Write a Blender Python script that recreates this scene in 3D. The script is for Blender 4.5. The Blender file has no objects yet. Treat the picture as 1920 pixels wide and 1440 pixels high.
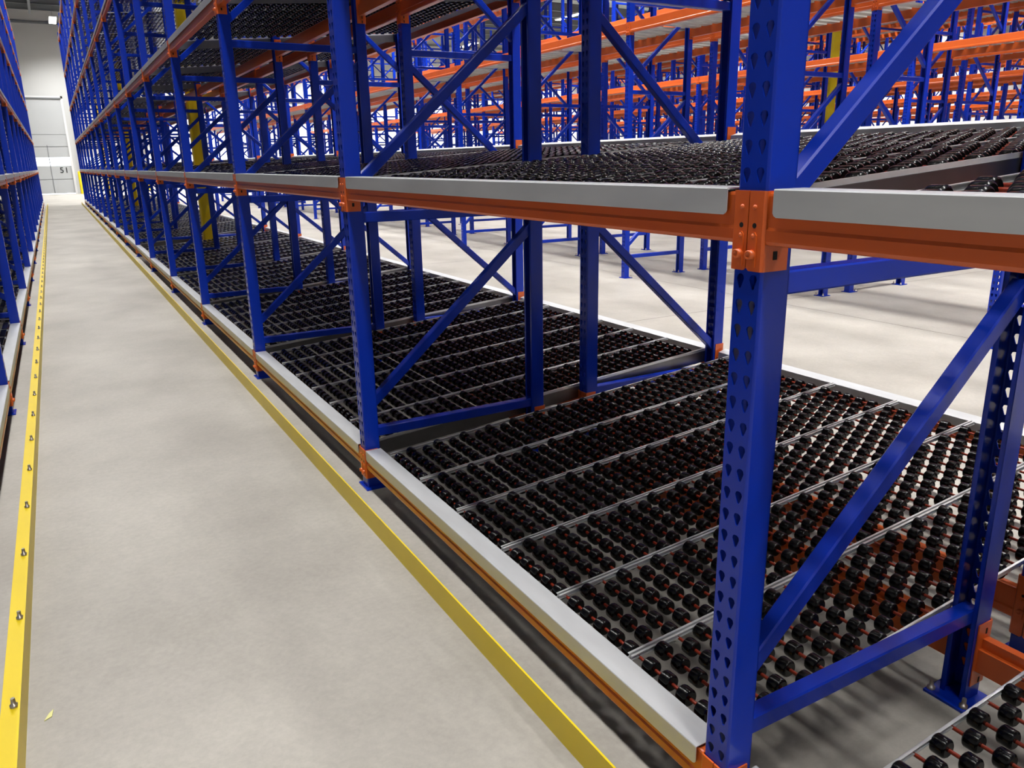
import bpy, math, random
from mathutils import Vector, Matrix
random.seed(7)
SC = bpy.context.scene
COL = SC.collection
# ------------------------------------------------------------------ camera
F = 1462.8; YAW, PITCH, ROLL = 0.5138, -0.28, -0.0188
cd = bpy.data.cameras.new('camera'); cam = bpy.data.objects.new('camera', cd); COL.objects.link(cam)
cd.sensor_fit = 'HORIZONTAL'; cd.sensor_width = 36.0; cd.lens = F / 1920 * 36.0; cd.clip_start = 0.05; cd.clip_end = 300
_cy, _sy, _cp, _sp = math.cos(YAW), math.sin(YAW), math.cos(PITCH), math.sin(PITCH)
_fw = Vector((_sy*_cp, _cy*_cp, _sp)); _rt = Vector((_cy, -_sy, 0)); _up = _rt.cross(_fw)
_r2 = _rt*math.cos(ROLL) + _up*math.sin(ROLL); _u2 = -_rt*math.sin(ROLL) + _up*math.cos(ROLL)
m = Matrix((_r2, _u2, -_fw)).transposed().to_4x4(); m.translation = Vector((-1.142, -1.089, 1.529))
cam.matrix_world = m; SC.camera = cam
# ------------------------------------------------------------------ world, view, lamp power
SC.view_settings.view_transform = 'Standard'; SC.view_settings.look = 'None'
SC.view_settings.gamma = 1.0; SC.view_settings.exposure = 0.0; SC.view_settings.use_curve_mapping = False
W = bpy.data.worlds.new('world'); SC.world = W; W.use_nodes = True
W.node_tree.nodes['Background'].inputs[0].default_value = (0.8, 0.85, 0.9, 1); W.node_tree.nodes['Background'].inputs[1].default_value = 0.3
SC.cycles.max_bounces = 8; SC.cycles.diffuse_bounces = 1; SC.cycles.glossy_bounces = 3
SC.cycles.sample_clamp_indirect = 4.0; SC.cycles.caustics_reflective = False; SC.cycles.caustics_refractive = False
P_AISLE = 375.0; P_BACK = 510.0; P_FAR = 700.0; P_DOCK = 560.0
LAMP_Z = 9.5

# ------------------------------------------------------------------ materials
def lin(c):
    return tuple(((v/255)/12.92 if v/255 <= 0.04045 else ((v/255+0.055)/1.055)**2.4) for v in c) + (1.0,)
def mat(name, rgb, rough=0.5, metal=0.0, noise=0.0, scale=8.0, bump=0.0, spec=0.5, stretch=(1,1,1), coat=0.0, rvar=0.0):
    M = bpy.data.materials.new(name); M.use_nodes = True
    nt = M.node_tree; b = nt.nodes['Principled BSDF']
    b.inputs['Base Color'].default_value = lin(rgb); b.inputs['Roughness'].default_value = rough
    b.inputs['Metallic'].default_value = metal; b.inputs['Specular IOR Level'].default_value = spec
    b.inputs['Coat Weight'].default_value = coat; b.inputs['Coat Roughness'].default_value = 0.15
    if noise or bump or rvar:
        tc = nt.nodes.new('ShaderNodeTexCoord'); mp = nt.nodes.new('ShaderNodeMapping')
        mp.inputs['Scale'].default_value = stretch
        nz = nt.nodes.new('ShaderNodeTexNoise'); nz.inputs['Scale'].default_value = scale; nz.inputs['Detail'].default_value = 6
        nt.links.new(tc.outputs['Object'], mp.inputs[0]); nt.links.new(mp.outputs[0], nz.inputs['Vector'])
        if noise:
            r = nt.nodes.new('ShaderNodeValToRGB'); c = lin(rgb)
            r.color_ramp.elements[0].position = 0.3; r.color_ramp.elements[1].position = 0.7
            r.color_ramp.elements[0].color = tuple(v*(1-noise) for v in c[:3]) + (1,)
            r.color_ramp.elements[1].color = tuple(min(1, v*(1+noise)) for v in c[:3]) + (1,)
            nt.links.new(nz.outputs['Fac'], r.inputs[0]); nt.links.new(r.outputs[0], b.inputs['Base Color'])
        if rvar:
            mr = nt.nodes.new('ShaderNodeMapRange'); mr.inputs[3].default_value = rough-rvar; mr.inputs[4].default_value = rough+rvar
            nt.links.new(nz.outputs['Fac'], mr.inputs[0]); nt.links.new(mr.outputs[0], b.inputs['Roughness'])
        if bump:
            bp = nt.nodes.new('ShaderNodeBump'); bp.inputs['Strength'].default_value = bump; bp.inputs['Distance'].default_value = 0.01
            nt.links.new(nz.outputs['Fac'], bp.inputs['Height']); nt.links.new(bp.outputs[0], b.inputs['Normal'])
    return M
def emis(name, rgb, s):
    M = bpy.data.materials.new(name); M.use_nodes = True; nt = M.node_tree; nt.nodes.clear()
    e = nt.nodes.new('ShaderNodeEmission'); o = nt.nodes.new('ShaderNodeOutputMaterial')
    e.inputs[0].default_value = lin(rgb); e.inputs[1].default_value = s; nt.links.new(e.outputs[0], o.inputs[0]); return M
BLUE = mat('blue_enamel', (7, 50, 182), rough=0.27, noise=0.05, scale=3, spec=0.35, coat=0.1)
ORANGE = mat('orange_enamel', (226, 102, 42), rough=0.28, noise=0.04, scale=4, spec=0.6)
GALV = mat('galvanised_steel', (208, 210, 213), rough=0.36, metal=0.3, noise=0.07, scale=14, rvar=0.08, stretch=(1, .25, 1))
GRAIL = mat('galvanised_rail', (235, 236, 238), rough=0.28, metal=0.5, noise=0.05, scale=30)
PLATE = mat('side_plate_steel', (120, 120, 123), rough=0.34, metal=0.9, noise=0.08, scale=12)
GDECK = mat('galvanised_deck', (190, 190, 184), rough=0.45, metal=0.4, noise=0.12, scale=9)
BLACK = mat('black_plastic', (9, 9, 10), rough=0.2, spec=0.3)
AXLE = mat('orange_axle', (150, 50, 28), rough=0.35, spec=0.5)
YEL = mat('yellow_paint', (238, 208, 14), rough=0.42, noise=0.04, scale=3)
ZINC = mat('zinc_bolt', (170, 165, 160), rough=0.35, metal=0.8)
DARK = mat('hole_shade', (10, 10, 14), rough=0.8)  # near-black colour standing in for the shade inside connector slots
WALL = mat('white_wall_panel', (200, 201, 200), rough=0.7, noise=0.02, scale=.6)
DOORM = mat('grey_door_panel', (186, 189, 191), rough=0.55, noise=0.02, scale=1)
TRIM = mat('grey_trim', (120, 124, 128), rough=0.5)
CEIL = mat('ceiling_deck', (185, 198, 193), rough=0.7, noise=0.04, scale=1)
HOUS = mat('lamp_housing', (225, 225, 225), rough=0.5)
INK = mat('black_ink', (30, 30, 32), rough=0.7)
SCRAP = mat('yellow_scrap', (225, 222, 150), rough=0.7)
LENS = emis('lamp_lens', (255, 250, 240), 14.0)
DAY = emis('daylight_pane', (240, 248, 255), 3.2)
def floor_mat():
    M = bpy.data.materials.new('polished_concrete'); M.use_nodes = True; nt = M.node_tree; b = nt.nodes['Principled BSDF']
    N = nt.nodes.new; L = nt.links.new
    tc = N('ShaderNodeTexCoord')
    def noise(s, d, st=(1, 1, 1), rough=.55):
        mp = N('ShaderNodeMapping'); mp.inputs['Scale'].default_value = st; L(tc.outputs['Object'], mp.inputs[0])
        n = N('ShaderNodeTexNoise'); n.inputs['Scale'].default_value = s; n.inputs['Detail'].default_value = d; n.inputs['Roughness'].default_value = rough
        L(mp.outputs[0], n.inputs['Vector']); return n
    n1 = noise(1.1, 8, (1, .8, 1)); n2 = noise(55, 4); n3 = noise(7, 10, (1, 1, 1), .75)
    r = N('ShaderNodeValToRGB'); r.color_ramp.elements[0].position = .28; r.color_ramp.elements[1].position = .72
    r.color_ramp.elements[0].color = lin((153, 148, 140)); r.color_ramp.elements[1].color = lin((185, 180, 172))
    L(n1.outputs['Fac'], r.inputs[0])
    def mix(a, fac_n, lo, hi, f):
        mr = N('ShaderNodeMapRange'); mr.inputs[1].default_value = lo; mr.inputs[2].default_value = hi; L(fac_n.outputs['Fac'], mr.inputs[0])
        mr.inputs[3].default_value = 1-f; mr.inputs[4].default_value = 1+f
        mx = N('ShaderNodeVectorMath'); mx.operation = 'SCALE'; L(a, mx.inputs[0]); L(mr.outputs[0], mx.inputs['Scale']); return mx.outputs[0]
    c = mix(r.outputs[0], n2, .3, .7, .06); c = mix(c, n3, .35, .65, .045)
    sep = N('ShaderNodeSeparateXYZ'); L(tc.outputs['Object'], sep.inputs[0])
    def joint(ax, off, per):
        a = N('ShaderNodeMath'); a.operation = 'SUBTRACT'; L(sep.outputs[ax], a.inputs[0]); a.inputs[1].default_value = off
        w = N('ShaderNodeMath'); w.operation = 'PINGPONG'; L(a.outputs[0], w.inputs[0]); w.inputs[1].default_value = per/2
        t = N('ShaderNodeMath'); t.operation = 'LESS_THAN'; L(w.outputs[0], t.inputs[0]); t.inputs[1].default_value = .006; return t.outputs[0]
    gt = N('ShaderNodeMath'); gt.operation = 'GREATER_THAN'; L(sep.outputs[0], gt.inputs[0]); gt.inputs[1].default_value = 2.6
    jy = N('ShaderNodeMath'); jy.operation = 'MULTIPLY'; L(joint(1, 4.98, 5.43), jy.inputs[0]); L(gt.outputs[0], jy.inputs[1])
    mx = N('ShaderNodeMath'); mx.operation = 'MAXIMUM'; L(joint(0, 5.62, 5.43), mx.inputs[0]); L(jy.outputs[0], mx.inputs[1])
    mc = N('ShaderNodeMix'); mc.data_type = 'RGBA'; L(mx.outputs[0], mc.inputs[0]); L(c, mc.inputs[6]); mc.inputs[7].default_value = lin((95, 88, 80))
    L(mc.outputs[2], b.inputs['Base Color'])
    rr = N('ShaderNodeMapRange'); rr.inputs[3].default_value = .38; rr.inputs[4].default_value = .6; L(n3.outputs['Fac'], rr.inputs[0]); L(rr.outputs[0], b.inputs['Roughness'])
    b.inputs['Specular IOR Level'].default_value = .35
    bp = N('ShaderNodeBump'); bp.inputs['Strength'].default_value = .12; bp.inputs['Distance'].default_value = .003; L(n2.outputs['Fac'], bp.inputs['Height']); L(bp.outputs[0], b.inputs['Normal'])
    return M
CONC = floor_mat()

# ------------------------------------------------------------------ mesh helpers
class MB:
    def __init__(s): s.v = []; s.f = []; s.m = []; s.sm = []
    def add(s, vs, fs, mi=0, smooth=False):
        o = len(s.v); s.v += [tuple(v) for v in vs]; s.f += [tuple(i+o for i in f) for f in fs]; s.m += [mi]*len(fs); s.sm += [smooth]*len(fs)
        return s
    def box(s, x0, x1, y0, y1, z0, z1, mi=0):
        vs = [(x, y, z) for x in (x0, x1) for y in (y0, y1) for z in (z0, z1)]
        return s.add(vs, [(0, 1, 3, 2), (4, 6, 7, 5), (0, 4, 5, 1), (2, 3, 7, 6), (0, 2, 6, 4), (1, 5, 7, 3)], mi)
    def prism(s, poly, ax, a, b, mi=0, caps=True, smooth=False):
        n = len(poly)
        def P(p, t): return (t, p[0], p[1]) if ax == 'x' else ((p[0], t, p[1]) if ax == 'y' else (p[0], p[1], t))
        vs = [P(p, a) for p in poly] + [P(p, b) for p in poly]
        s.add(vs, [(i, (i+1) % n, n+(i+1) % n, n+i) for i in range(n)], mi, smooth)
        if caps: s.add(vs, [tuple(range(n-1, -1, -1)), tuple(range(n, 2*n))], mi)
        return s
    def bar(s, p0, p1, w, h, ch=.004, mi=0):      # chamfered box bar in an xz plane; w along y, h across
        p0 = Vector(p0); p1 = Vector(p1); d = (p1-p0).normalized(); sd = Vector((0, 1, 0)); n = d.cross(sd).normalized()
        a, b = w/2, h/2
        sec = [(-a+ch, -b), (a-ch, -b), (a, -b+ch), (a, b-ch), (a-ch, b), (-a+ch, b), (-a, b-ch), (-a, -b+ch)]
        vs = [p0+sd*u+n*v for u, v in sec] + [p1+sd*u+n*v for u, v in sec]
        s.add(vs, [(i, (i+1) % 8, 8+(i+1) % 8, 8+i) for i in range(8)] + [tuple(range(7, -1, -1)), tuple(range(8, 16))], mi)
        return s
    def lathe(s, c, ax, prof, n=12, mi=0, mcap=None):   # prof: list of (offset along axis, radius)
        vs = []; 
        for t, r in prof:
            for i in range(n):
                a = 2*math.pi*i/n; u, v = r*math.cos(a), r*math.sin(a)
                vs.append((c[0]+t, c[1]+u, c[2]+v) if ax == 'x' else ((c[0]+u, c[1]+t, c[2]+v) if ax == 'y' else (c[0]+u, c[1]+v, c[2]+t)))
        k = len(prof)
        s.add(vs, [(j*n+i, j*n+(i+1) % n, (j+1)*n+(i+1) % n, (j+1)*n+i) for j in range(k-1) for i in range(n)], mi, True)
        s.add(vs, [tuple(range(n-1, -1, -1)), tuple(range((k-1)*n, k*n))], mi if mcap is None else mcap)
        return s
    def merge(s, o, loc=(0, 0, 0), flip=False, mirror_y=None):
        off = len(s.v)
        for x, y, z in o.v:
            if flip: x, y = -x, -y
            if mirror_y is not None: y = mirror_y-y
            s.v.append((x+loc[0], y+loc[1], z+loc[2]))
        s.f += [tuple(i+off for i in (f if mirror_y is None else f[::-1])) for f in o.f]; s.m += o.m; s.sm += o.sm; return s
    def mesh(s, name, *mats):
        me = bpy.data.meshes.new(name); me.from_pydata(s.v, [], s.f)
        for mm in mats: me.materials.append(mm)
        me.polygons.foreach_set('material_index', s.m); me.polygons.foreach_set('use_smooth', s.sm)
        me.update()
        import bmesh
        b = bmesh.new(); b.from_mesh(me); bmesh.ops.recalc_face_normals(b, faces=b.faces); b.to_mesh(me); b.free()
        return me
def obj(name, me, parent=None, loc=(0, 0, 0), rz=0.0, label=None):
    o = bpy.data.objects.new(name, me); COL.objects.link(o)
    o.location = loc
    if rz: o.rotation_euler = (0, 0, rz)
    if parent is not None: o.parent = parent
    if label: o['label'] = label
    return o
def tag(o, label, cat, group=None, kind=None):
    o['label'] = label; o['category'] = cat
    if group: o['group'] = group
    o['kind'] = kind or 'thing'
    return o
def thing(name, label, cat, loc=(0, 0, 0), rz=0.0, group=None, kind=None):
    return tag(obj(name, None, None, loc, rz), label, cat, group, kind)
def copy_tree(o, parent=None, loc=None, rz=None):
    c = o.copy(); COL.objects.link(c); c.parent = parent
    if loc is not None: c.location = loc
    if rz is not None: c.rotation_euler = (0, 0, rz)
    for ch in KIDS.get(o.name, ()): copy_tree(ch, c)
    return c
KIDS = {}
def index_kids(root):
    def rec(o):
        KIDS[o.name] = list(o.children)
        for c in o.children: rec(c)
    bpy.context.view_layer.update(); rec(root)
def struct(name, me, loc=(0, 0, 0)):
    o = obj(name, me, None, loc); o['kind'] = 'structure'; return o
ORD = ['nearest', 'second', 'third', 'fourth', 'fifth', 'sixth', 'seventh', 'eighth', 'ninth', 'tenth', 'eleventh', 'twelfth',
       'thirteenth', 'fourteenth', 'fifteenth', 'sixteenth', 'seventeenth', 'eighteenth', 'nineteenth', 'twentieth']
PI = math.pi
B = 2.457                      # bay pitch along the aisle
H = [0.162, 1.465, 2.66, 4.03, 5.40, 6.80]   # shelf heights at the aisle face
NB = 16                        # bays along the row
SL = 0.08                      # bed slope, rising away from the aisle
LVL = ['bottom', 'second', 'third', 'fourth', 'fifth', 'top']

# ------------------------------------------------------------------ building shell
FZ = -.045                     # floor level below the height datum
X0, X1, Y0, Y1, ZC = -8.0, 42.0, -9.0, 56.7, 10.9
struct('floor', MB().box(X0, X1, Y0, Y1, FZ-.1, FZ).mesh('floor', CONC))
struct('ceiling', MB().box(X0, X1, Y0, Y1, ZC, ZC+.1).mesh('ceiling', CEIL))
wf = MB().box(X0, X1, Y1, Y1+.2, FZ, ZC)
struct('wall_far', wf.mesh('wall_far', WALL))
struct('wall_near', MB().box(X0, X1, Y0-.2, Y0, FZ, ZC).mesh('wall_near', WALL))
struct('wall_left', MB().box(X0-.2, X0, Y0-.2, Y1+.2, FZ, ZC).mesh('wall_left', WALL))
struct('wall_right', MB().box(X1, X1+.2, Y0-.2, Y1+.2, FZ, ZC).mesh('wall_right', WALL))
for i, z in enumerate((9.8,)):
    struct('trim_%d' % (i+1), MB().box(X0, X1, Y1-.05, Y1, z, z+.12).mesh('trim', TRIM))
# sectional dock doors in the far wall, each with a lit glazed strip
dw = 3.2
for i in range(11):
    x1 = .055+i*3.85; x0 = x1-dw
    d = MB()
    for a, b_ in ((.02, .84), (.87, 1.65), (2.18, 2.79), (2.82, 3.51), (3.53, 5.62)):
        d.box(x0, x1, Y1-.09, Y1-.03, a, b_)
    door = struct('door_%d' % (i+1), d.mesh('door', DOORM))
    obj('glazed_strip', MB().box(x0, x1, Y1-.07, Y1-.03, 1.67, 2.17).mesh('glazed_strip', DAY), door)
    fr = MB()
    fr.box(x0-.12, x0, Y1-.14, Y1-.001, FZ, 5.75); fr.box(x1, x1+.12, Y1-.14, Y1-.001, FZ, 5.75); fr.box(x0-.12, x1+.12, Y1-.14, Y1-.001, 5.62, 5.75)
    obj('door_frame', fr.mesh('door_frame', TRIM if i else HOUS), door)
    obj('door_header', MB().box(x0-.12, x1+.05, Y1-.16, Y1-.141, 5.60, 5.66).mesh('door_header', TRIM), door)
    obj('door_mullion', MB().box(-1.10+i*3.85, -1.06+i*3.85, Y1-.10, Y1-.0905, .02, 2.9).mesh('door_mullion', TRIM), door)
    obj('bottom_gap', MB().box(x0, x1, Y1-.08, Y1-.03, FZ, .01).mesh('bottom_gap', DAY), door)
    if i == 0:
        fc = bpy.data.curves.new('bay_number', 'FONT'); fc.body = '51'; fc.size = .47; fc.extrude = .004; fc.space_character = 1.12; fc.offset = .006
        fo = bpy.data.objects.new('bay_number_tmp', fc); COL.objects.link(fo); bpy.context.view_layer.update()
        tm = bpy.data.meshes.new_from_object(fo.evaluated_get(bpy.context.evaluated_depsgraph_get())); bpy.data.objects.remove(fo)
        tm.materials.clear(); tm.materials.append(INK)
        t = obj('bay_number', tm, door, (-.62, Y1-.097, 1.245)); t.rotation_euler = (PI/2, 0, 0)
for i in range(11):
    bo = obj('door_bollard', MB().lathe((0, 0, 0), 'z', [(0, .08), (1.30, .08), (1.36, .055), (1.38, .01)], 14).mesh('door_bollard', YEL), None, (.40+i*3.85, Y1-.7, FZ))
    tag(bo, 'yellow bollard beside the %s dock door counting from door 51' % ('first' if i == 0 else ORD[i]), 'bollard', 'yellow bollards at the dock doors')
for i in range(7):
    y = 43.5+i*2.0
    o = obj('roof_joist', MB().box(X0, X1, -.04, .04, 0, .05).box(X0, X1, -.015, .015, .05, .5).mesh('roof_joist', TRIM), None, (0, y, ZC-.55))
    o['kind'] = 'structure'; o.name = 'trim_%d' % (i+2)
o = obj('trim_9', MB().box(-.06, .06, 0, 14, 0, .3).mesh('trim', TRIM), None, (-.78, 41, ZC-.86)); o['kind'] = 'structure'

# ------------------------------------------------------------------ lamps
lamp_me = MB().box(-.2, .2, -1.22, 1.22, .0, .07).box(-.05, .05, -.5, .5, .07, .13).mesh('lamp_housing', HOUS)
lens_me = MB().box(-.17, .17, -1.18, 1.18, -.012, .0).mesh('lamp_lens', LENS)
wire_me = MB().box(-.004, .004, -.404, -.396, .13, ZC-LAMP_Z).box(-.004, .004, .396, .404, .13, ZC-LAMP_Z).mesh('lamp_wire', TRIM)
def lamp(x, y, power, label, group, sx=.5, sy=2.4, spread=125):
    t = thing('high_bay_lamp', label, 'lamp', (x, y, LAMP_Z), 0, group)
    obj('housing', lamp_me, t); obj('lens', lens_me, t); obj('hanging_wire', wire_me, t)
    l = bpy.data.lights.new('lamp_light', 'AREA'); l.shape = 'RECTANGLE'; l.size = sx; l.size_y = sy; l.energy = power; l.color = (1.0, .985, .96); l.spread = math.radians(spread)
    lo = bpy.data.objects.new('lamp_light', l); COL.objects.link(lo); lo.parent = t; lo.location = (0, 0, -.03)
for i in range(13):
    lamp(-.8, -7.9+4.3*i, P_AISLE*.53, 'white high bay lamp over the near aisle, %s along it' % ORD[i], 'lamps over the near aisle', spread=150)
for i in range(13):
    lamp(3.9, -3.6+4.3*i, P_BACK*.53, 'white high bay lamp over the aisle behind the flow rack, %s along' % ORD[i], 'lamps over the second aisle')
for j, xa in enumerate((9.45, 15.1, 20.8, 26.6, 32.3, 39.0)):
    for i in range(4):
        lamp(xa, 3.0+12.5*i, (P_FAR if j < 5 else 2*P_FAR), 'white high bay lamp over the %s pallet rack aisle, %s along it' % (ORD[j+1], ORD[i]), 'lamps over the pallet rack aisles')  # last line of lamps, at double power, is added to whiten the right wall
for i in range(5):
    lamp(.26+8.7*i, 53.0, P_DOCK*(1.0 if i == 0 else 4.0), 'white high bay lamp over the dock doors, %s from door 51' % ORD[i], 'lamps over the dock doors')  # row filled out with added, extra-strong lamps to whiten the far wall

# ------------------------------------------------------------------ upright frames
PH = 7.05
def keyhole_cell(mb, cy, cz, w, h):
    out = [(.5, -.5), (.5, -.17), (.5, .17), (.5, .5), (.17, .5), (-.17, .5), (-.5, .5), (-.5, .17), (-.5, -.17), (-.5, -.5), (-.17, -.5), (.17, -.5)]
    ho = [(.0042, -.009), (.0072, -.001), (.0095, .0055), (.0075, .0115), (.003, .014), (-.003, .014), (-.0075, .0115), (-.0095, .0055), (-.0072, -.001), (-.0042, -.009), (-.002, -.014), (.002, -.014)]
    vs = [(0, cy+a*w, cz+b*h) for a, b in out] + [(0, cy+a, cz+b) for a, b in ho] + [(.0035, cy+a, cz+b) for a, b in ho]
    mb.add(vs, [(i, (i+1) % 12, 12+(i+1) % 12, 12+i) for i in range(12)] + [(12+i, 12+(i+1) % 12, 24+(i+1) % 12, 24+i) for i in range(12)])
def post_mb(holes=True):
    mb = MB(); w = .074; fw = .064; pb = FZ+.008
    if holes:
        z0 = .043; n = int((PH-z0)/.05)
        mb.add([(0, -fw/2, pb), (0, fw/2, pb), (0, fw/2, z0-.025), (0, -fw/2, z0-.025)], [(0, 1, 2, 3)])
        for i in range(n):
            keyhole_cell(mb, -fw/4-.0005, z0+.05*i, fw/2-.001, .05); keyhole_cell(mb, fw/4+.0005, z0+.05*i, fw/2-.001, .05)
        zt = z0+.05*n-.025
        mb.add([(0, -.001, .018), (0, .001, .018), (0, .001, zt), (0, -.001, zt)], [(0, 1, 2, 3)])
    else:
        zt = PH; mb.box(0, .002, -fw/2, fw/2, pb, zt)
    for s in (-1, 1):
        y = s*w/2
        mb.add([(0, s*fw/2, pb), (.002, s*(fw/2+.0035), pb), (.005, y, pb), (0, s*fw/2, zt), (.002, s*(fw/2+.0035), zt), (.005, y, zt)], [(0, 1, 4, 3), (1, 2, 5, 4)], 0, True)
        ya, yb = sorted((y, y-s*.0025)); mb.box(.005, .075, ya, yb, pb, zt)
        ya, yb = sorted((y, y-s*.014)); mb.box(.0725, .075, ya, yb, pb, zt)
    return mb
post_me = post_mb().mesh('post', BLUE)
plate_mb = MB().box(-.014, .118, -.062, .062, FZ, FZ+.008)
plate_me = plate_mb.mesh('base_plate', BLUE)
bolt_mb = MB().lathe((0, 0, 0), 'z', [(0, .012), (.008, .012), (.008, .007), (.03, .006)], 8)
bolt_me = bolt_mb.mesh('anchor_bolt', ZINC)
FD = 1.04
def brace_mbs():
    hs, ds = [], []
    for i in range(7):
        z = .24+1.045*i; hs.append(MB().bar((.045, 0, z), (FD-.045, 0, z), .045, .048))
        if i < 6: ds.append(MB().bar((.055, 0, z+.14), (FD-.055, 0, z+.955), .042, .046))
    return hs, ds
HS, DS = brace_mbs()
hme = HS[0].mesh('horizontal_brace', BLUE); dme = DS[0].mesh('diagonal_brace', BLUE)
def make_frame(full=True):
    t = thing('upright_frame', '', 'rack frame')
    for s in (0, 1):
        p = obj('post', post_me, t, (0, 0, 0) if s == 0 else (FD, 0, 0), PI*s)
        bp = obj('base_plate', plate_me, p)
        if full:
            for bx, by in ((.098, -.05), (.098, .05)):
                obj('anchor_bolt', bolt_me, p, (bx, by, FZ+.008))
    for i in range(7):
        obj('horizontal_brace', hme, t, (0, 0, 1.045*i))
        if i < 6: obj('diagonal_brace', dme, t, (0, 0, 1.045*i))
    index_kids(t); return t
proto = make_frame(); proto_used = False
def place_frame(x, y, rz, label, group):
    global proto_used
    if not proto_used: o = proto; o.location = (x, y, 0); o.rotation_euler = (0, 0, rz); proto_used = True
    else: o = copy_tree(proto, None, (x, y, 0), rz)
    o['label'] = label; o['group'] = group; return o
XB = 1.325+FD                # outer face of the rear frames
for k in range(-1, NB+1):
    # k = 0 is the frame cut by the right of the picture, bottom
    wd = 'just outside the right edge' if k < 0 else '%s from the camera' % ORD[k]
    place_frame(0, k*B, 0, 'blue perforated upright frame on the aisle side of right rack, '+wd, 'aisle side upright frames of the right rack')
    place_frame(XB, k*B, PI, 'blue perforated upright frame at the rear of right rack, '+wd, 'rear upright frames of the right rack')
XL = -1.6
for k in range(1, NB+1):
    place_frame(XL, k*B, PI, 'blue upright frame along the left rack, %s from the camera' % ORD[k-1], 'upright frames of the left rack')

# ------------------------------------------------------------------ beams
def connector_mb(hc=.15):          # hugs the post at y=0, arm towards +y; top at z=0
    c = MB()
    c.prism([(.0012, -hc+.006), (.007, -hc), (.036, -hc), (.036, 0), (.0012, 0)], 'x', -.006, -.0015)
    c.add([(-.006, .036, -hc), (-.006, .036, 0), (-.002, .0405, 0), (-.002, .0405, -hc)], [(0, 1, 2, 3)], 0, True)
    c.add([(-.006, .036, 0), (-.0015, .036, 0), (-.002, .0405, 0)], [(0, 1, 2)]); c.add([(-.006, .036, -hc), (-.0015, .036, -hc), (-.002, .0405, -hc)], [(0, 1, 2)])
    c.box(-.002, .062, .0378, .0412, -hc, 0)
    for z in (-.030, -.083):                                     # pressed rivets
        c.lathe((-.006, .016, z), 'x', [(0, .005), (-.0025, .0045), (-.004, .001)], 10)
    c.lathe((-.006, .016, -.118), 'x', [(0, .0092), (-.013, .0088), (-.0135, .0058), (-.0125, .0052), (-.0118, .001)], 12)   # locking bolt
    c.lathe((-.0058, .016, -.138), 'x', [(0, .004), (-.002, .0035), (-.003, .001)], 8)
    c.lathe((-.0045, .0165, -.064), 'x', [(-.0001, .0052), (-.0018, .005)], 12, 1)                    # near-black disc painting the shade of an open slot
    c.prism([(.0085, -.142), (.0245, -.142), (.0245, -.082), (.020, -.076), (.013, -.076), (.0085, -.082)], 'x', -.0085, -.006)
    c.box(.022, .032, .0412, .0425, -.128, -.112, 1)  # dark block painted as a shaded keyhole
    return c
CON = connector_mb()
conA = CON.mesh('end_connector', ORANGE, DARK)
conB = MB().merge(CON, mirror_y=0).mesh('end_connector', ORANGE, DARK)
CONL = connector_mb(.205)
for z in (-.025, -.062, -.160, -.19): CONL.box(.020, .026, .0412, .0425, z-.012, z+.006, 1)  # dark blocks in place of shaded slots
conLA = CONL.mesh('end_connector', ORANGE, DARK); conLB = MB().merge(CONL, mirror_y=0).mesh('end_connector', ORANGE, DARK)
def beam_mb(L, top, bot, x0=.002, depth=.048):
    r = .006
    poly = [(x0+.004, bot), (x0+depth, bot), (x0+depth, top-.03), (x0+depth-.016, top-.03), (x0+depth-.016, top), (x0+r, top), (x0+.0015, top-.0015), (x0, top-r),
            (x0, bot+.034), (x0-.0035, bot+.028), (x0-.0035, bot+.008), (x0-.001, bot+.002)]
    return MB().prism(poly, 'y', .0414, L-.0414)
front_me = beam_mb(B, -.003, -.100).mesh('beam', ORANGE)
inner_me = beam_mb(B, -.052, -.155).mesh('beam', ORANGE)
rear_me = beam_mb(B, -.052, -.15).mesh('beam', ORANGE)
def cover_mb(L):
    c = MB(); y0, y1 = .058, L-.058; zt, zb = .002, -.047
    pts = [(y0, zt), (y1, zt), (y1, zb+.008), (y1-.003, zb+.003), (y1-.009, zb), (y0+.009, zb), (y0+.003, zb+.003), (y0, zb+.008)]
    c.prism(pts, 'x', -.0065, -.0045)
    c.prism([(-.0065, zt), (-.005, zt+.0022), (.072, zt+.0022), (.072, zt), (-.0045, zt)], 'y', y0, y1)
    return c
cover_me = cover_mb(B).mesh('edge_cover', GALV)
def rear_cover_mb(L):
    c = MB(); y0, y1 = .058, L-.058
    c.prism([(-.005, -.036), (.051, -.050), (.051, -.0475), (-.005, -.0335)], 'y', y0, y1)
    c.box(.0495, .0515, y0, y1, -.088, -.0485); c.box(-.006, -.004, y0, y1, -.085, -.0345)
    return c
rcover_me = rear_cover_mb(B).mesh('edge_cover', GALV)
BP = {}
def beam_proto(key, name, me, cov):
    t = thing(name, '', 'beam'); obj('beam_body', me, t); obj('end_connector', conLA if key == 'inner' else conA, t); obj('end_connector', conLB if key == 'inner' else conB, t, (0, B, 0))
    if cov: obj('edge_cover', cov, t, label='galvanised edge cover')
    index_kids(t); BP[key] = [t, False]
beam_proto('front', 'front_shelf_beam', front_me, cover_me)
beam_proto('inner', 'support_beam', inner_me, None)
beam_proto('rear', 'rear_shelf_beam', rear_me, rcover_me)
def place(P, key, loc, rz, label, group):
    t, used = P[key]
    if not used: t.location = loc; t.rotation_euler = (0, 0, rz); P[key][1] = True; o = t
    else: o = copy_tree(t, None, loc, rz)
    o['label'] = label; o['group'] = group; return o
def bay_word(k): return 'cut off at right' if k < 0 else ('nearest bay' if k == 0 else '%s bay from camera' % ORD[k])
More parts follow.
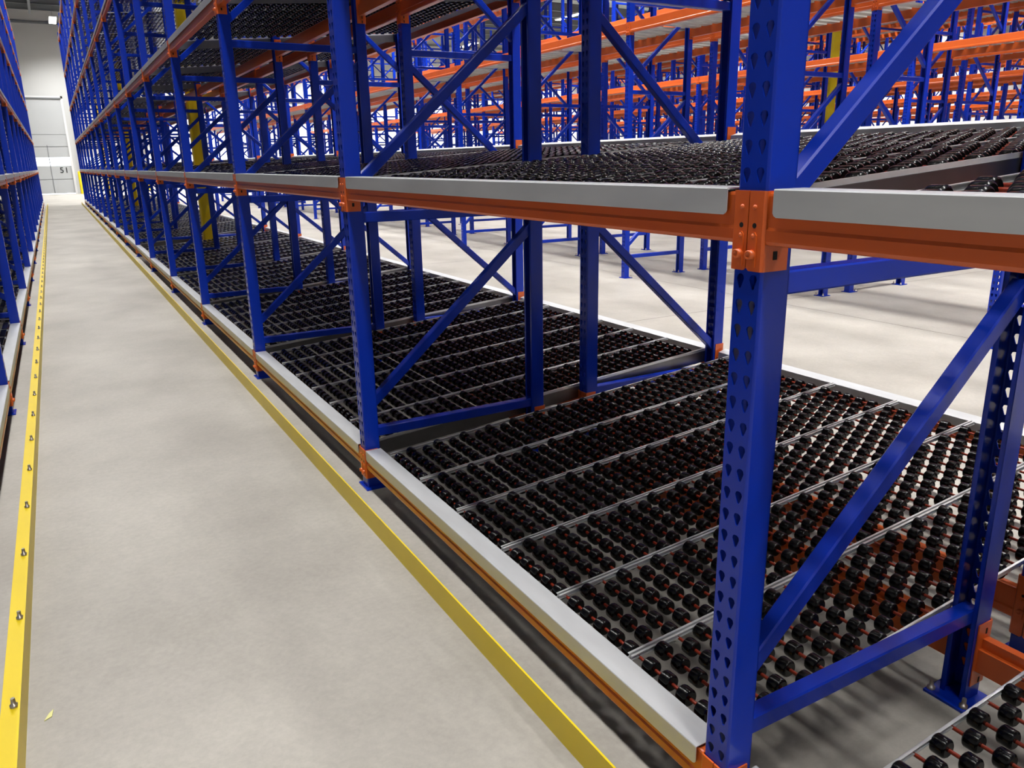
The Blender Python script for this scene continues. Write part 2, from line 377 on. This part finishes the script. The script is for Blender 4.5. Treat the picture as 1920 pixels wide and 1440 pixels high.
for li, h in enumerate(H):
    for k in range(-1, NB):
        if k < 0 and li > 1: continue
        place(BP, 'front', (0, k*B, h), 0, 'orange grey-capped front beam, %s shelf of right rack, %s' % (LVL[li], bay_word(k)), 'orange front beams of the right rack')
        if li < 3:
            place(BP, 'rear', (XB, (k+1)*B, h+.235-(.012 if li == 1 else 0)), PI, 'orange grey-capped rear beam, %s shelf of right rack, %s' % (LVL[li], bay_word(k)), 'orange rear beams of the right rack')
            place(BP, 'inner', (FD, (k+1)*B, h+.055), PI, 'orange support beam before the middle gap, %s shelf of right rack, %s' % (LVL[li], bay_word(k)), 'orange support beams under the flow beds')
            place(BP, 'inner', (1.325, k*B, h+.078), 0, 'orange support beam behind the middle gap, %s shelf of right rack, %s' % (LVL[li], bay_word(k)), 'orange support beams under the flow beds')
for li, h in enumerate(H):
    for k in range(1, NB):
        place(BP, 'front', (XL, (k+1)*B, h), PI, 'orange grey-capped front beam, %s shelf of left rack, %s' % (LVL[li], bay_word(k)), 'orange front beams of the left rack')
for h, li in ((H[0], 0), (H[1], 1)):
    for k in range(1, 13):
        place(BP, 'inner', (XL-FD, k*B, h+.055), 0, 'orange support beam inside the %s shelf of left rack, %s' % (LVL[li], bay_word(k)), 'orange support beams of the left rack')

# ------------------------------------------------------------------ roller lanes
LW = .3735; LX0, LX1 = .076, 2.306; AP = .0725; NA = 30; WP = .0715
RAILH = .014
def zt(x): return .008+.081*x       # rail top above the shelf height
def rail_mb(y0, s):             # thin C rail running up the slope, flange towards s
    r = MB()
    pts = [(LX0, LX1)]
    def slab(ya, yb, za, zb):
        ya, yb = sorted((ya, yb))
        vs = [(x, y, zt(x)+z) for x in (LX0, LX1) for y in (ya, yb) for z in (za, zb)]
        r.add(vs, [(0, 1, 3, 2), (4, 6, 7, 5), (0, 4, 5, 1), (2, 3, 7, 6), (0, 2, 6, 4), (1, 5, 7, 3)])
    slab(y0, y0+s*.0018, -RAILH, 0); slab(y0, y0+s*.008, -.0018, 0); slab(y0, y0+s*.008, -RAILH, -RAILH+.0018)
    return r
railA = rail_mb(.003, 1).mesh('side_rail', GRAIL); railB = rail_mb(LW-.003, -1).mesh('side_rail', GRAIL)
def wheel_mb(n, fancy):
    r = .0242; w = .0185
    pr = [(-w, r*.80), (-w+.003, r*.96), (-w+.0055, r), (w-.0055, r), (w-.003, r*.96), (w, r*.80), (w+.001, r*.35), (w+.005, r*.33)] if fancy else [(-w, r*.93), (w, r*.93)]
    return MB().lathe((0, 0, 0), 'y', pr, n)
WH = wheel_mb(16, True); wheel_me = WH.mesh('wheel', BLACK)
WM = wheel_mb(9, False); WF = wheel_mb(6, False)
def ax_mb(n=8): return MB().lathe((0, 0, 0), 'y', [(.004, .0050), (LW-.004, .0050)], n, 0)
axle_me = ax_mb().mesh('axle', AXLE)
def wy(j, st): return .032+st*.0330+WP*j*.985
def axp(i): 
    x = LX0+.028+AP*i; return x, zt(x)-.0165
def axle_row(wm, n, st):
    a = ax_mb(n)
    for j in range(5): 
        w = MB().merge(wm); w.m = [1]*len(w.m); a.merge(w, (0, wy(j, st), 0))
    return a
AR = {st: axle_row(WM, 6, st) for st in (0, 1)}
ar_me = {st: AR[st].mesh('wheeled_axle', AXLE, BLACK) for st in (0, 1)}
LP = {}
def lane_proto(kind):
    t = thing('flow_lane', '', 'roller lane'); obj('side_rail', railA, t); obj('side_rail', railB, t)
    if kind == 'near':
        rest = MB()
        for i in range(NA):
            x, z = axp(i); a = obj('axle', axle_me, t, (x, 0, z))
            for j in range(5):
                if i < 20: obj('wheel', wheel_me, a, (0, wy(j, i % 2), 0))
                else: rest.merge(WH, (x, wy(j, i % 2), z))
        o = obj('wheels', rest.mesh('wheels', BLACK), t); o['kind'] = 'stuff'
    elif kind == 'mid':
        for i in range(NA):
            x, z = axp(i); obj('wheeled_axle', ar_me[i % 2], t, (x, 0, z))
    else:
        fm = MB()
        src = {st: axle_row(WF, 4, st) for st in (0, 1)}
        for i in range(NA):
            x, z = axp(i); fm.merge(src[i % 2], (x, 0, z))
        o = obj('wheel_rows', fm.mesh('wheel_rows', AXLE, BLACK), t); o['kind'] = 'stuff'
    index_kids(t); LP[kind] = [t, False]
for kd in ('near', 'mid', 'far'): lane_proto(kd)
far_mb = MB(); FW = MB()
for kk, me_ in ((0, rail_mb(.003, 1)), (0, rail_mb(LW-.003, -1))): FW.merge(me_)
FW.m = [0]*len(FW.m)
nr = MB()
for i in range(0, NA, 1):
    x, z = axp(i)
    nr.box(x-.02, x+.02, .02, LW-.02, z-.014, z+.02, 1)
LIGHTLANE = MB().merge(FW).merge(nr)
LN = ['right end', 'second from right', 'third from right', 'third from left', 'second from left', 'left end']
COLY = (14.1, 28.7, 42.6)
def at_column(y0): return any(y0 < yc+.11 and y0+LW > yc-.11 for yc in COLY)
count = 0; spare = []
for li in (0, 1, 2):
    for k in range(-1, NB):
        if k < 0 and li == 2: continue
        for j in range(6):
            loc = (0, k*B+.044+LW*j, H[li])
            if at_column(loc[1]) or (k < 0 and j == 0): continue
            kd = 'near' if (li == 0 and k <= 0) or (li == 1 and k <= 0) else ('mid' if k <= 2 and li < 2 or k <= 1 else 'far')
            if k > 13 and li > 0: spare.append(loc); continue
            if k < 0: loc = (0, loc[1]-.055, loc[2])
            o = place(LP, kd, loc, 0, 'black wheeled lane, %s, %s shelf of right rack, %s' % (LN[j], LVL[li], bay_word(k)), 'black wheeled flow lanes of the right rack')
            o.rotation_euler = (0, .010 if li == 1 else 0, 0)
            if li == 1: o.location.z -= .018
            count += 1
sp = MB()
LL = LIGHTLANE.mesh('lane_source', GRAIL, BLACK)
for loc in spare: sp.merge(LIGHTLANE, loc)
for li in (3, 4, 5):
    for k in range(0, NB):
        for j in range(6):
            if not at_column(k*B+.044+LW*j): sp.merge(LIGHTLANE, (0, k*B+.044+LW*j, H[li]))
tag(obj('flow_lanes', sp.mesh('flow_lanes', GRAIL, BLACK)), 'dark wheeled lanes filling the upper shelves and far end of the right rack', 'roller lane', None, 'stuff')
sp = MB()
for li in range(0, 6):
    for k in range(1, NB):
        for j in range(6): sp.merge(LIGHTLANE, (XL, (k+1)*B-.044-LW*j, H[li]), flip=True)
tag(obj('flow_lanes', sp.mesh('flow_lanes', GRAIL, BLACK)), 'dark wheeled lanes filling all shelves of the left rack', 'roller lane', None, 'stuff')
# galvanised side plates at the bay ends
def side_plate_mb():
    s = MB(); x0, x1 = .075, 2.30
    def slab(ya, yb, za, zb):
        vs = [(x, y, zt(x)+z) for x in (x0, x1) for y in (ya, yb) for z in (za, zb)]
        s.add(vs, [(0, 1, 3, 2), (4, 6, 7, 5), (0, 4, 5, 1), (2, 3, 7, 6), (0, 2, 6, 4), (1, 5, 7, 3)])
    slab(0, .0015, -.085, -.014); slab(0, .0035, -.0155, -.014); slab(0, .0035, -.085, -.0835)
    s.m[6:12] = [1]*6  # top flange gets the brighter rail steel, painting in its highlight line
    return s
sp_me = side_plate_mb().mesh('side_plate', PLATE, GRAIL)
for li in (0, 1, 2):
    for k in range(0 if li == 0 else -1, NB-1):
        o = obj('side_plate', sp_me, None, (0, (k+1)*B+.0425, H[li]))
        tag(o, 'long grey steel side plate, %s shelf of right rack, %s' % (LVL[li], bay_word(k+1)), 'side plate', 'grey side plates of the right rack')
        if li == 1: o.rotation_euler = (0, .010, 0); o.location.z -= .016

# ------------------------------------------------------------------ yellow floor guides
def guide(side, x, y0, y1):
    g = thing('floor_guide_rail', 'yellow steel guide rail bolted to the floor along the %s rack' % side, 'guide rail', (x, y0, FZ))
    s = 1 if side == 'right' else -1; L = y1-y0
    m_ = MB()
    hgt = .1
    xa, xb = sorted((0, s*.006)); m_.box(xa, xb, 0, L, 0, hgt)
    xa, xb = sorted((s*.006, s*.07)); m_.box(xa, xb, 0, L, 0, .006)
    obj('angle_bar', m_.mesh('angle_bar', YEL), g)
    n = int(L/.555)
    for i in range(n):
        o = obj('anchor_bolt', bolt_me, g, (s*.035, .25+.555*i, .006))
guide('right', -.141, -2.5, 39.6)
guide('left', -1.449, -.5, 39.6)

# ------------------------------------------------------------------ yellow building columns
def column_mb():
    a = .1; c = .015
    poly = [(-a+c, -a), (a-c, -a), (a, -a+c), (a, a-c), (a-c, a), (-a+c, a), (-a, a-c), (-a, -a+c)]
    return MB().prism(poly, 'z', 0, ZC-FZ)
col_me = column_mb().mesh('column_shaft', YEL)
cpl_me = MB().box(-.2, .2, -.14, .14, 0, .02).mesh('base_plate', YEL)
for j, (xc, wd) in enumerate(((1.183, 'inside the right rack'), (12.275, 'among the pallet racks'))):
    for i, yc in enumerate((14.1, 28.7, 42.6) if j == 0 else (9.9,)):
        t = thing('building_column', 'yellow steel building column %s, %s one from the camera' % (wd, ORD[i]), 'column', (xc, yc, FZ), 0, 'yellow building columns')
        obj('column_shaft', col_me, t)

# ------------------------------------------------------------------ pallet racks behind
PB = B; PY0 = 0; PROWS = [(5.39, 0), (6.80, 0), (11.06, 0), (12.45, 0), (16.72, 1), (18.10, 1), (22.4, 1), (23.8, 1), (28.1, 1), (29.5, 1), (33.8, 1), (35.2, 1)]
PRN = ['first', 'second', 'third', 'fourth', 'fifth', 'sixth', 'seventh', 'eighth', 'ninth', 'tenth', 'eleventh', 'twelfth']
fm = MB(); simple = post_mb(False)
fm.merge(simple); fm.merge(simple, (FD, 0, 0), flip=True); fm.merge(plate_mb); fm.merge(plate_mb, (FD, 0, 0), flip=True)
for i in range(7):
    fm.merge(HS[0], (0, 0, 1.045*i))
    if i < 6: fm.merge(DS[0], (0, 0, 1.045*i))
frame_one = fm.mesh('pallet_frame', BLUE)
CONP = MB().merge(CON)
pbm = beam_mb(PB, -.003, -.125).merge(CON).merge(CON, (0, 0, 0), mirror_y=PB)
pb_me = pbm.mesh('pallet_beam', ORANGE, DARK)
dk = MB()
for i in range(12): dk.box(.05, FD-.05, (.06+.196*i), (.06+.196*i+.125), -.03, -.006)
dk_me = dk.mesh('steel_deck', GDECK)
PZ = (3.147, 4.65)
for r, (x, far) in enumerate(PROWS):
    rn = PRN[r]
    stuffb, stuffd = MB(), MB()
    flipf = r % 2 == 1
    for k in range(-1, 18):
        y = PY0+PB*k
        if not far:
            place_frame(x+FD if flipf else x, y, PI if flipf else 0, 'blue upright frame in the %s pallet rack row behind, %s along it' % (rn, ORD[k+1]), 'upright frames of the pallet racks')
        else:
            o = obj('pallet_rack', frame_one, None, (x+FD if flipf else x, y, 0), PI if flipf else 0)
            tag(o, 'distant blue upright frame in the %s pallet rack row, %s along it' % (rn, ORD[k+1]), 'rack frame', 'distant upright frames')
        if k == 17: continue
        for zi, z in enumerate(PZ):
            zl = 'lower' if zi == 0 else 'upper'
            if not far:
                o = obj('pallet_beam', pb_me, None, (x, y, z)); tag(o, 'orange front pallet beam, %s level, %s pallet rack row, %s bay along' % (zl, rn, ORD[k+1]), 'beam', 'orange pallet beams')
                o = obj('pallet_beam', pb_me, None, (x+FD, y+PB, z), PI); tag(o, 'orange back pallet beam, %s level, %s pallet rack row, %s bay along' % (zl, rn, ORD[k+1]), 'beam', 'orange pallet beams')
                o = obj('steel_deck', dk_me, None, (x, y, z)); tag(o, 'grey slatted steel deck, %s level, %s pallet rack row, %s bay along' % (zl, rn, ORD[k+1]), 'shelf deck', 'grey steel decks')
            else:
                for zz in ((z,) if zi == 0 else (z, z+1.45)):
                    stuffb.merge(pbm, (x, y, zz)).merge(pbm, (x+FD, y+PB, zz), flip=True); stuffd.merge(dk, (x, y, zz))
    if far:
        tag(obj('pallet_beams', stuffb.mesh('pallet_beams', ORANGE, DARK)), 'distant orange beams of the %s pallet rack row' % rn, 'beam', None, 'stuff')
        tag(obj('steel_decks', stuffd.mesh('steel_decks', GDECK)), 'distant grey decks of the %s pallet rack row' % rn, 'shelf deck', None, 'stuff')

# ------------------------------------------------------------------ small things on the floor
sc = MB().prism([(0, 0), (.012, .03), (.024, .046), (.020, .012)], 'z', .0005, .003)
tag(obj('paper_scrap', sc.mesh('paper_scrap', SCRAP), None, (-1.405, 1.30, FZ)), 'small pale yellow scrap lying on the floor beside left guide rail', 'scrap')
print('objects', len(bpy.data.objects), 'lanes', count)
